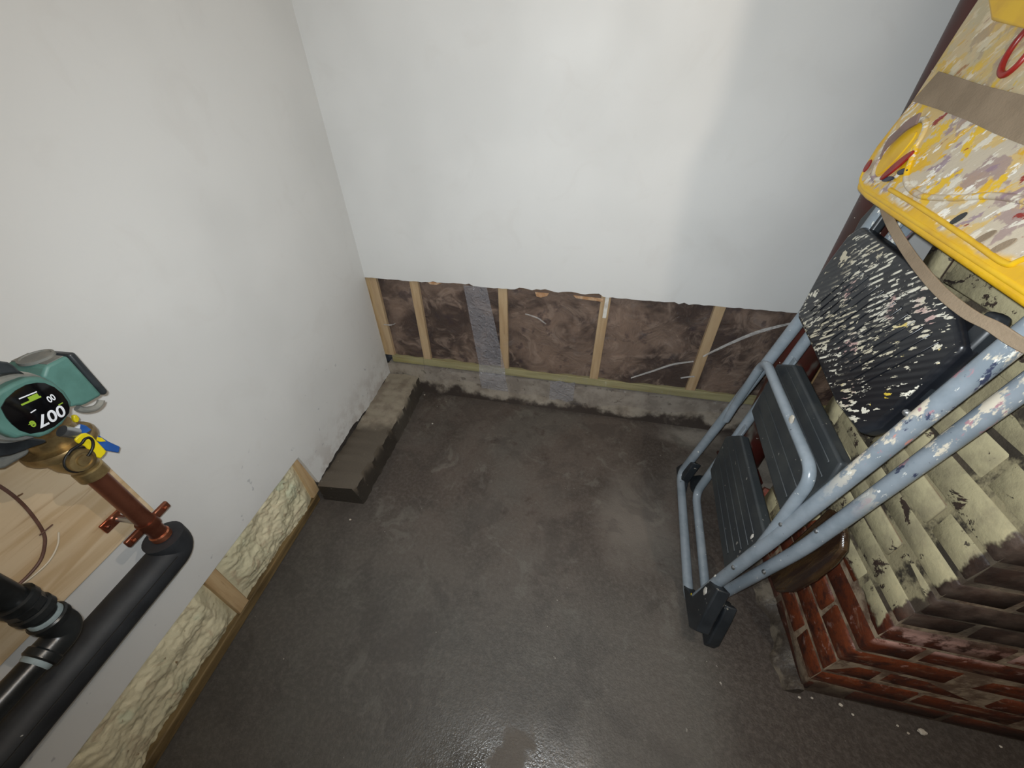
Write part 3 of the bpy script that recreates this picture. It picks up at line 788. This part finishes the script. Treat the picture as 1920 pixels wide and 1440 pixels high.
# ------------------------------------------------------------------ board stub by the chimney, rubble, crumbs
rb = [LP(p, R0+.022) for p in [(1552, 952), (1572, 968), (1580, 1000), (1577, 1030), (1556, 1056), (1520, 1085), (1482, 1106), (1452, 1108), (1442, 1080), (1450, 1050)]]
tag(MB().prism(rb, LN*.016).build('rear_brace', M_wetwood, lad, bevel=.005, seg=2), 'dark grimy brace behind the rails')
def lump(name, c, r, sd, mat, sq=(1, 1, 1)):
    bm = bmesh.new(); bmesh.ops.create_icosphere(bm, subdivisions=2, radius=r); q = random.Random(sd)
    for v_ in bm.verts:
        v_.co = V((v_.co.x*sq[0], v_.co.y*sq[1], v_.co.z*sq[2]))*(1+q.uniform(-.18, .18))
    me = bpy.data.meshes.new(name); zmin = min(v_.co.z for v_ in bm.verts)
    bm.to_mesh(me); bm.free(); me.materials.append(mat)
    o = link(name, me); o.location = (c[0], c[1], c[2]-zmin+.0005); return o
tag(lump('brick_fragment', (1.665, -.352, 0), .026, 3, M_stone), 'rounded red brick fragment on the floor behind the stepladder', 'rubble')
g = 'pale crumbs on the floor by the chimney corner'
c0 = FL((1727, 1373)); tag(lump('plaster_crumb', c0, .008, 5, M_chip, (1.2, .8, .5)), 'largest pale plaster crumb on the dark floor in front of the chimney', 'crumb', g)
for k, p in enumerate([(1498, 1308), (1522, 1309), (1575, 1322), (1598, 1340), (1682, 1361), (1702, 1375), (1778, 1343), (1875, 1400), (1855, 1352)]):
    tag(lump('plaster_crumb', FL(p), rnd.uniform(.0022, .004), 20+k, M_chip, (1.2, .9, .6)), 'tiny pale plaster crumb on the dark floor below the chimney bricks', 'crumb', g)
g = 'pale specks by the curb'
for k, p in enumerate([(796, 741), (657, 975), (811, 795)]):
    tag(lump('plaster_crumb', FL(p), .0035, 40+k, M_chip, (1.2, .9, .6)), 'tiny pale crumb on the floor beside the concrete curb', 'crumb', g)

# ------------------------------------------------------------------ plywood panel with wires (left wall)
pc = LW((275, 960), .012); t_far = pc.dot(TL)
panel = thing('plywood_panel', WL(t_far+.4, pc.z, 0), 'pale plywood backing panel screwed to the left wall behind the pump', 'plywood panel')
tr_ = 1.083/math.cos(LA)
boxL(1.079, 2.1, .530, 1.45, .0005, .0125).build('board', M_ply, panel, bevel=.001)
def on_panel(p, d=.0165): return LW(p, d)
wr = thing('brown_wire', on_panel((82, 1030)), 'thin brown wire stapled in a curve on the plywood', 'wire')
MB().tube(sm([on_panel(p) for p in [(-60, 880), (0, 912), (35, 938), (62, 968), (81, 998), (84, 1020), (76, 1050), (52, 1080), (22, 1106), (-30, 1140)]], 6), .0024, 8).build('cable', M_wire, wr, smooth=60)
MB().tube(fillet([on_panel((75, 1003), .0128), on_panel((75, 1003), .021), on_panel((98, 984), .021), on_panel((98, 984), .0128)], .003, 3), .0012, 6).build('staple', M_wire, wr)
tag(MB().tube(sm([on_panel(p) for p in [(110, 998), (108, 1022), (92, 1052), (62, 1080), (30, 1102), (-20, 1130)]], 6), .0014, 8).build('white_wire', M_wire_w, smooth=60), 'very thin white wire beside the brown wire on the plywood', 'wire')

# ------------------------------------------------------------------ circulator pump and pipework
PD = .088; PT = 1.133           # pipe axis: distance from wall, along-wall position
def PA(z, dt=0, dd=0): return WL(PT+dt, z, PD+dd)
cop = thing('copper_pipe', PA(.5), 'upright copper pipe held by a split-ring clamp below the pump', 'pipe')
MB().lathe(PA(0), (0, 0, 1), [(.0143, .525), (.0143, .755)], 24).build('tube', M_copper, cop)
MB().lathe(PA(0), (0, 0, 1), [(.0145, .535), (.0168, .537), (.0168, .548), (.0150, .551)], 24).build('coupling', M_copper_br, cop)
MB().lathe(PA(0), (0, 0, 1), [(.0145, .575), (.0172, .575), (.0172, .592), (.0145, .592)], 24).build('clamp_ring', M_copper, cop)
for s_ in (-1, 1):
    o = MB().box(PA(.5835, s_*.030, .0), (.008, .030, .017), RL).build('clamp_ear', M_copper, cop, bevel=.003)
    MB().lathe(PA(.5835, s_*.034, .004), NL, [(.0042, 0), (.0042, .003), (.002, .0045)], 12).build('screw', M_copper_br, o)
MB().tube([PA(.5835, 0, -.016), PA(.5835, 0, -.066)], .0048, 12).build('hanger_rod', M_steel, cop)
fg = MB().box(PA(.5835, .002, -.072), (.005, .046, .024), RL).build('wall_flange', M_copper_br, cop, bevel=.002)
for s_ in (-1, 1):
    MB().lathe(PA(.5835, .002+s_*.015, -.070), NL, [(.0042, 0), (.0042, .003), (.002, .0045)], 12).build('screw', M_white if s_ < 0 else M_copper, fg)
up_ = thing('copper_riser', PA(1.0), 'copper pipe rising from the pump to the ceiling', 'pipe')
MB().lathe(PA(0), (0, 0, 1), [(.0143, .965), (.0143, H-.002)], 24).build('tube', M_copper, up_)
MB().lathe(PA(0), (0, 0, 1), [(.015, 1.06), (.0172, 1.062), (.0172, 1.078), (.015, 1.08)], 24).build('coupling', M_copper_br, up_)
# pipe insulation, elbow down then along the wall
ins = thing('pipe_insulation', PA(.49), 'long black foam insulated pipe running along the left wall to the viewer', 'insulated pipe')
zi = .492
path = fillet([PA(.535), PA(zi), PA(zi, .14), WL(3.02, zi-.010, PD)], .030, 8)
rr = [.0345]*len(path)
MB().tube(path, rr, 26).build('foam_sleeve', M_pipefoam, ins, smooth=60)
MB().tube([WL(PT+.02, zi+.0347*math.sin(.35), PD+.0347*math.cos(.35)), WL(3.0, zi-.010+.0347*math.sin(.35), PD+.0347*math.cos(.35))], .0012, 6).build('seam', M_rubber, ins)
# black iron elbow
ID = .168
E0 = LW((128, 1178), ID); te = E0.dot(TL); ze = E0.z
iron = thing('iron_pipe', WL(te, ze, ID), 'black iron pipe with a threaded elbow in front of the insulated pipe', 'iron pipe')
MB().tube([WL(te, ze+.045, ID), WL(te, H-.002, ID)], .0155, 20).build('riser', M_iron, iron)
MB().tube([WL(te+.04, ze, ID), WL(3.0, ze-.008, ID)], .0165, 20).build('branch', M_iron, iron)
el = fillet([WL(te, ze+.040, ID), WL(te, ze, ID), WL(te+.038, ze, ID)], .026, 8)
MB().tube(el, .0195, 22).build('elbow', M_iron, iron, smooth=60)
for p, ax in ((WL(te, ze+.036, ID), V((0, 0, 1))), (WL(te+.034, ze, ID), TL)):
    MB().lathe(p, ax, [(.0195, -.006), (.0215, -.004), (.0215, .004), (.0195, .006)], 24).build('elbow_band', M_iron, iron)
    MB().lathe(p, ax, [(.0185, .005), (.0180, .007), (.0178, .010), (.0165, .012)], 24).build('thread_tape', M_tape, iron)
for k, r in enumerate((.0215, .0200, .0215)):
    MB().lathe(WL(te, ze+.064+.014*k, ID), (0, 0, 1), [(r-.003, -.007), (r, -.005), (r, .005), (r-.003, .007)], 8 if k == 1 else 24).build('union_nut', M_iron, iron)

# pump
FD = .205
pump = thing('circulator_pump', PA(.80), 'teal circulator pump with a black 007 label on the left wall', 'pump')
z4 = lambda x, y: (x/5.5375, 640+y/5.5375)
face_px = [(-60, 560), (0, 515), (150, 430), (300, 375), (430, 368), (560, 420), (680, 520), (745, 620), (740, 740), (660, 860), (520, 965), (420, 1000), (290, 985), (170, 1015), (40, 955), (-60, 870), (-110, 720)]
fp = [LW(z4(*p), FD) for p in face_px]
fc = sum(fp, V((0, 0, 0)))/len(fp)
MB().prism(fp, -NL*.016).build('face_plate', M_green, pump, bevel=.004, seg=3)
lab_px = [(8, 690), (60, 600), (160, 510), (270, 450), (380, 428), (460, 432), (560, 475), (640, 540), (700, 625), (718, 690), (708, 750), (640, 820), (560, 885), (450, 935), (310, 960), (200, 925), (120, 860), (60, 790)]
lp = [LW(z4(*p), FD+.0005) for p in lab_px]; lc = sum(lp, V((0, 0, 0)))/len(lp)
DOME = .004
b = MB(); rings = []
for k in range(9):
    t = 1-k/8.5
    rings.append([lc+(p-lc)*t+NL*(DOME*(1-t*t)+.0008) for p in lp])
b.rings([[p-NL*.002 for p in lp]]+rings); lab = b.build('label', M_label, pump, smooth=60)
def dome_h(p):
    d = p-lc; d = d-NL*d.dot(NL); r = d.length; ang = math.atan2(d.z, d.dot(TL)); best = None
    for i in range(len(lp)):
        a = lp[i]-lc; c = lp[(i+1) % len(lp)]-lc
        ax, az, cx, cz = a.dot(TL), a.z, c.dot(TL), c.z; dx, dz = math.cos(ang), math.sin(ang)
        det = dx*(az-cz) - dz*(ax-cx)
        if abs(det) < 1e-12: continue
        s_ = (ax*(az-cz)-az*(ax-cx))/det; u_ = (dx*az-dz*ax)/det
        if s_ > 0 and -1e-6 <= u_ <= 1+1e-6: best = s_; break
    t = min(1, r/best) if best else 1
    return DOME*(1-t*t)
def lettering(txt, p0, p1, h, mat, shear=.0, name='lettering', ext=.0004):
    """text whose baseline runs from pixel p0 to p1 over the label, up = down the pipe"""
    A, B = LW(p0, FD+.001), LW(p1, FD+.001)
    cu = bpy.data.curves.new('t', 'FONT'); cu.body = txt; cu.size = 1; cu.shear = shear; cu.offset = .02
    to = bpy.data.objects.new('t', cu); COL.objects.link(to)
    bpy.context.view_layer.update()
    dg = bpy.context.evaluated_depsgraph_get(); me0 = to.evaluated_get(dg).to_mesh()
    bm = bmesh.new(); bm.from_mesh(me0); bmesh.ops.triangulate(bm, faces=bm.faces); bmesh.ops.subdivide_edges(bm, edges=[e for e in bm.edges if e.calc_length() > .2], cuts=2)
    vs = [v_.co.copy() for v_ in bm.verts]; fs = [[q.index for q in f.verts] for f in bm.faces]; bm.free()
    to.evaluated_get(dg).to_mesh_clear(); bpy.data.objects.remove(to)
    x0, x1 = min(v_.x for v_ in vs), max(v_.x for v_ in vs); y0, y1 = min(v_.y for v_ in vs), max(v_.y for v_ in vs)
    ex = (B-A); ey = NL.cross(ex).normalized()*h
    out = []
    for v_ in vs:
        p = A + ex*((v_.x-x0)/(x1-x0)) + ey*((v_.y-y0)/(y1-y0)); out.append(p+NL*(dome_h(p)+.0006))
    m_ = MB(); m_.add(out, fs); return m_.build(name, mat, lab, smooth=0)
lettering('007', z4(615, 650), z4(318, 795), .0165, M_ink_w, .1)
lettering('e', z4(318, 812), z4(270, 838), .009, M_ink_g, .1)
lettering('00', z4(522, 540), z4(442, 583), .0085, M_ink_w, .1)
def inkbar(p0, p1, h, mat):
    A, B = LW(z4(*p0), FD), LW(z4(*p1), FD); ey = NL.cross(B-A).normalized()*h
    P = [A, B, B+ey, A+ey]; MB().prism([p+NL*(max(dome_h(q_) for q_ in P+[(A+B)/2])+.0014) for p in P], NL*.0003).build('ink_bar', mat, lab, smooth=0)
inkbar((385, 560), (180, 650), .0022, M_ink_g); inkbar((350, 535), (250, 580), .0050, M_ink_g); inkbar((350, 515), (165, 590), .0014, M_ink_w)
inkbar((620, 630), (575, 655), .0012, M_ink_g); inkbar((330, 700), (275, 735), .0012, M_ink_w); inkbar((325, 830), (262, 860), .0010, M_ink_g)
# motor body, volute, junction box
MB().lathe(WL(fc.dot(TL), fc.z, 0), NL, [(.034, .12), (.039, .126), (.041, .150), (.042, FD-.018), (.040, FD-.015)], 32).build('motor_body', M_dusty, pump)
for k in range(5):
    MB().lathe(WL(fc.dot(TL), fc.z, .132+.011*k), NL, [(.042, -.002), (.0445, -.0012), (.0445, .0012), (.042, .002)], 32).build('cooling_fin', M_dusty, pump)
MB().lathe(WL(fc.dot(TL), fc.z-.02, 0), NL, [(.030, .050), (.055, .062), (.062, .090), (.058, .118), (.045, .124)], 32).build('volute', M_darkcast, pump)
lo_px = [(-60, 1000), (0, 1010), (160, 1020), (290, 1000), (480, 1020), (495, 1050), (330, 1110), (120, 1185), (-60, 1210)]
MB().prism([LW(z4(*p), FD-.045) for p in lo_px], -NL*.05).build('flange', M_darkcast, pump, bevel=.005)
lo2 = [(-60, 1225), (0, 1215), (120, 1190), (330, 1115), (300, 1180), (160, 1260), (60, 1320), (-60, 1335)]
MB().prism([LW(z4(*p), FD-.075) for p in lo2], -NL*.03).build('flange_gasket', M_dusty, pump, bevel=.004)
bx_px = [(480, 255), (700, 145), (1072, 558), (900, 655), (860, 668), (800, 672), (745, 690), (640, 560), (520, 420), (440, 380)]
box_ = MB().prism([LW(z4(*p), .178) for p in bx_px], -NL*.062).build('junction_box', M_green, pump, bevel=.004, seg=3)
ed_px = [(705, 140), (775, 108), (1125, 510), (1118, 548), (1075, 562)]
MB().prism([LW(z4(*p), .176) for p in ed_px], -NL*.055).build('box_lid_edge', M_darkcast, box_, bevel=.003)
ka, kb = LW(z4(480, 255), .178), LW(z4(700, 145), .178); ke = (kb-ka).normalized(); kn = NL.cross(ke).normalized()
if kn.z < 0: kn = -kn
km = (ka+kb)/2 - NL*.031; kw = (kb-ka).length/2-.003
MB().prism([km+ke*a_*kw+NL*b_*.028-kn*.0005 for a_, b_ in ((-1, -1), (1, -1), (1, 1), (-1, 1))], kn*.0012).build('dusty_top', M_dusty, box_, smooth=0)
MB().lathe(km, kn, [(.0185, 0), (.0185, .0040), (.0160, .0045), (.0150, .0030), (.001, .0030)], 28).build('knockout', M_dusty, box_)
cl = sm([LW(z4(*p), .165) for p in [(800, 690), (850, 708), (920, 708), (990, 690), (1035, 650), (1050, 610)]], 5)
MB().tube(cl, .0045, 10).build('cable_clamp', M_dusty, box_)
bk = [LW(z4(*p), .19) for p in [(-80, 215), (0, 205), (90, 215), (150, 250), (200, 300), (280, 345), (160, 330), (60, 340), (-80, 360)]]
MB().prism(bk, -NL*.03).build('cable_boss', M_darkcast, pump, bevel=.005)
# brass isolation valve under the pump
val = thing('brass_valve', PA(.755), 'brass isolation valve with black corded cap between pump and copper pipe', 'valve')
MB().lathe(PA(0), (0, 0, 1), [(.0150, .728), (.0200, .731), (.0200, .748), (.0175, .750), (.0200, .757), (.0280, .772), (.0310, .786), (.0330, .797), (.0420, .799), (.0440, .803), (.0440, .809), (.0420, .813), (.0300, .814), (.0300, .836)], 34).build('body', M_brass, val)
cc = LW((150, 862), .135)
MB().lathe(cc, NL, [(.0100, -.030), (.0100, -.006), (.0170, -.005), (.0178, .001), (.0165, .006), (.0125, .007), (.0120, .005), (.0085, .0055), (.0080, .0085), (.001, .009)], 30).build('drain_cap', M_brass, val)
MB().tube([cc+(TL*math.cos(a)+V((0, 0, 1))*math.sin(a))*.0182-NL*.001 for a in [2*math.pi*k/24 for k in range(24)]], .0016, 8, closed=True).build('cap_cord', M_rubber, val)
lpx = [(700, 1180), (740, 1130), (800, 1090), (850, 1055), (880, 1015), (925, 1000), (960, 1030), (965, 1090), (940, 1150), (910, 1190)]
MB().tube(sm([LW(z4(*p), .152) for p in lpx], 4), .0019, 8).build('cap_cord', M_rubber, val, smooth=60)
hpx = [(780, 1020), (850, 960), (900, 950), (960, 980), (1110, 1140), (1095, 1170), (1050, 1218), (985, 1195), (890, 1090), (800, 1050)]
MB().prism([LW(z4(*p), .140) for p in hpx], -NL*.004).build('yellow_lever', M_handle_y, val, bevel=.0015)
MB().prism([LW(z4(*p), .125) for p in [(960, 985), (1060, 1000), (1110, 1040), (1040, 1045), (980, 1020)]], -NL*.004).build('yellow_lever', M_handle_y, val, bevel=.001)
MB().prism([LW(z4(*p), .128) for p in [(765, 770), (800, 760), (835, 800), (820, 840), (790, 845), (770, 815)]], -NL*.006).build('yellow_grip', M_handle_y, val, bevel=.0015)
MB().prism([LW(z4(*p), .118) for p in [(830, 855), (900, 875), (1000, 955), (1130, 1040), (1250, 1095), (1235, 1158), (1110, 1135), (1000, 1060), (870, 985), (810, 930)]], -NL*.004).build('blue_lever', M_handle_b, val, bevel=.0012)
MB().prism([LW(z4(*p), .124) for p in [(770, 905), (835, 865), (830, 900), (790, 935)]], -NL*.003).build('tag', M_ink_w, val)
MB().tube([LW(z4(640, 930), .13), LW(z4(790, 960), .13)], .0085, 14).build('lever_stem', M_steel, val)

# ceiling bulb (the lamp that lights the room from round the chimney)
bulb = thing('ceiling_bulb', (1.633, -1.087, H), 'bare lit bulb in a white ceiling holder', 'lamp')
MB().lathe((1.633, -1.087, H), (0, 0, -1), [(.055, .0), (.055, .02), (.03, .05), (.022, .06)], 28).build('holder', M_ink_w, bulb)
MB().lathe((1.633, -1.087, H), (0, 0, -1), [(.013, .06), (.015, .075), (.026, .100), (.030, .118), (.027, .135), (.015, .146), (.001, .149)], 24).build('glass', M_glassbulb, bulb)
bpy.context.view_layer.update()
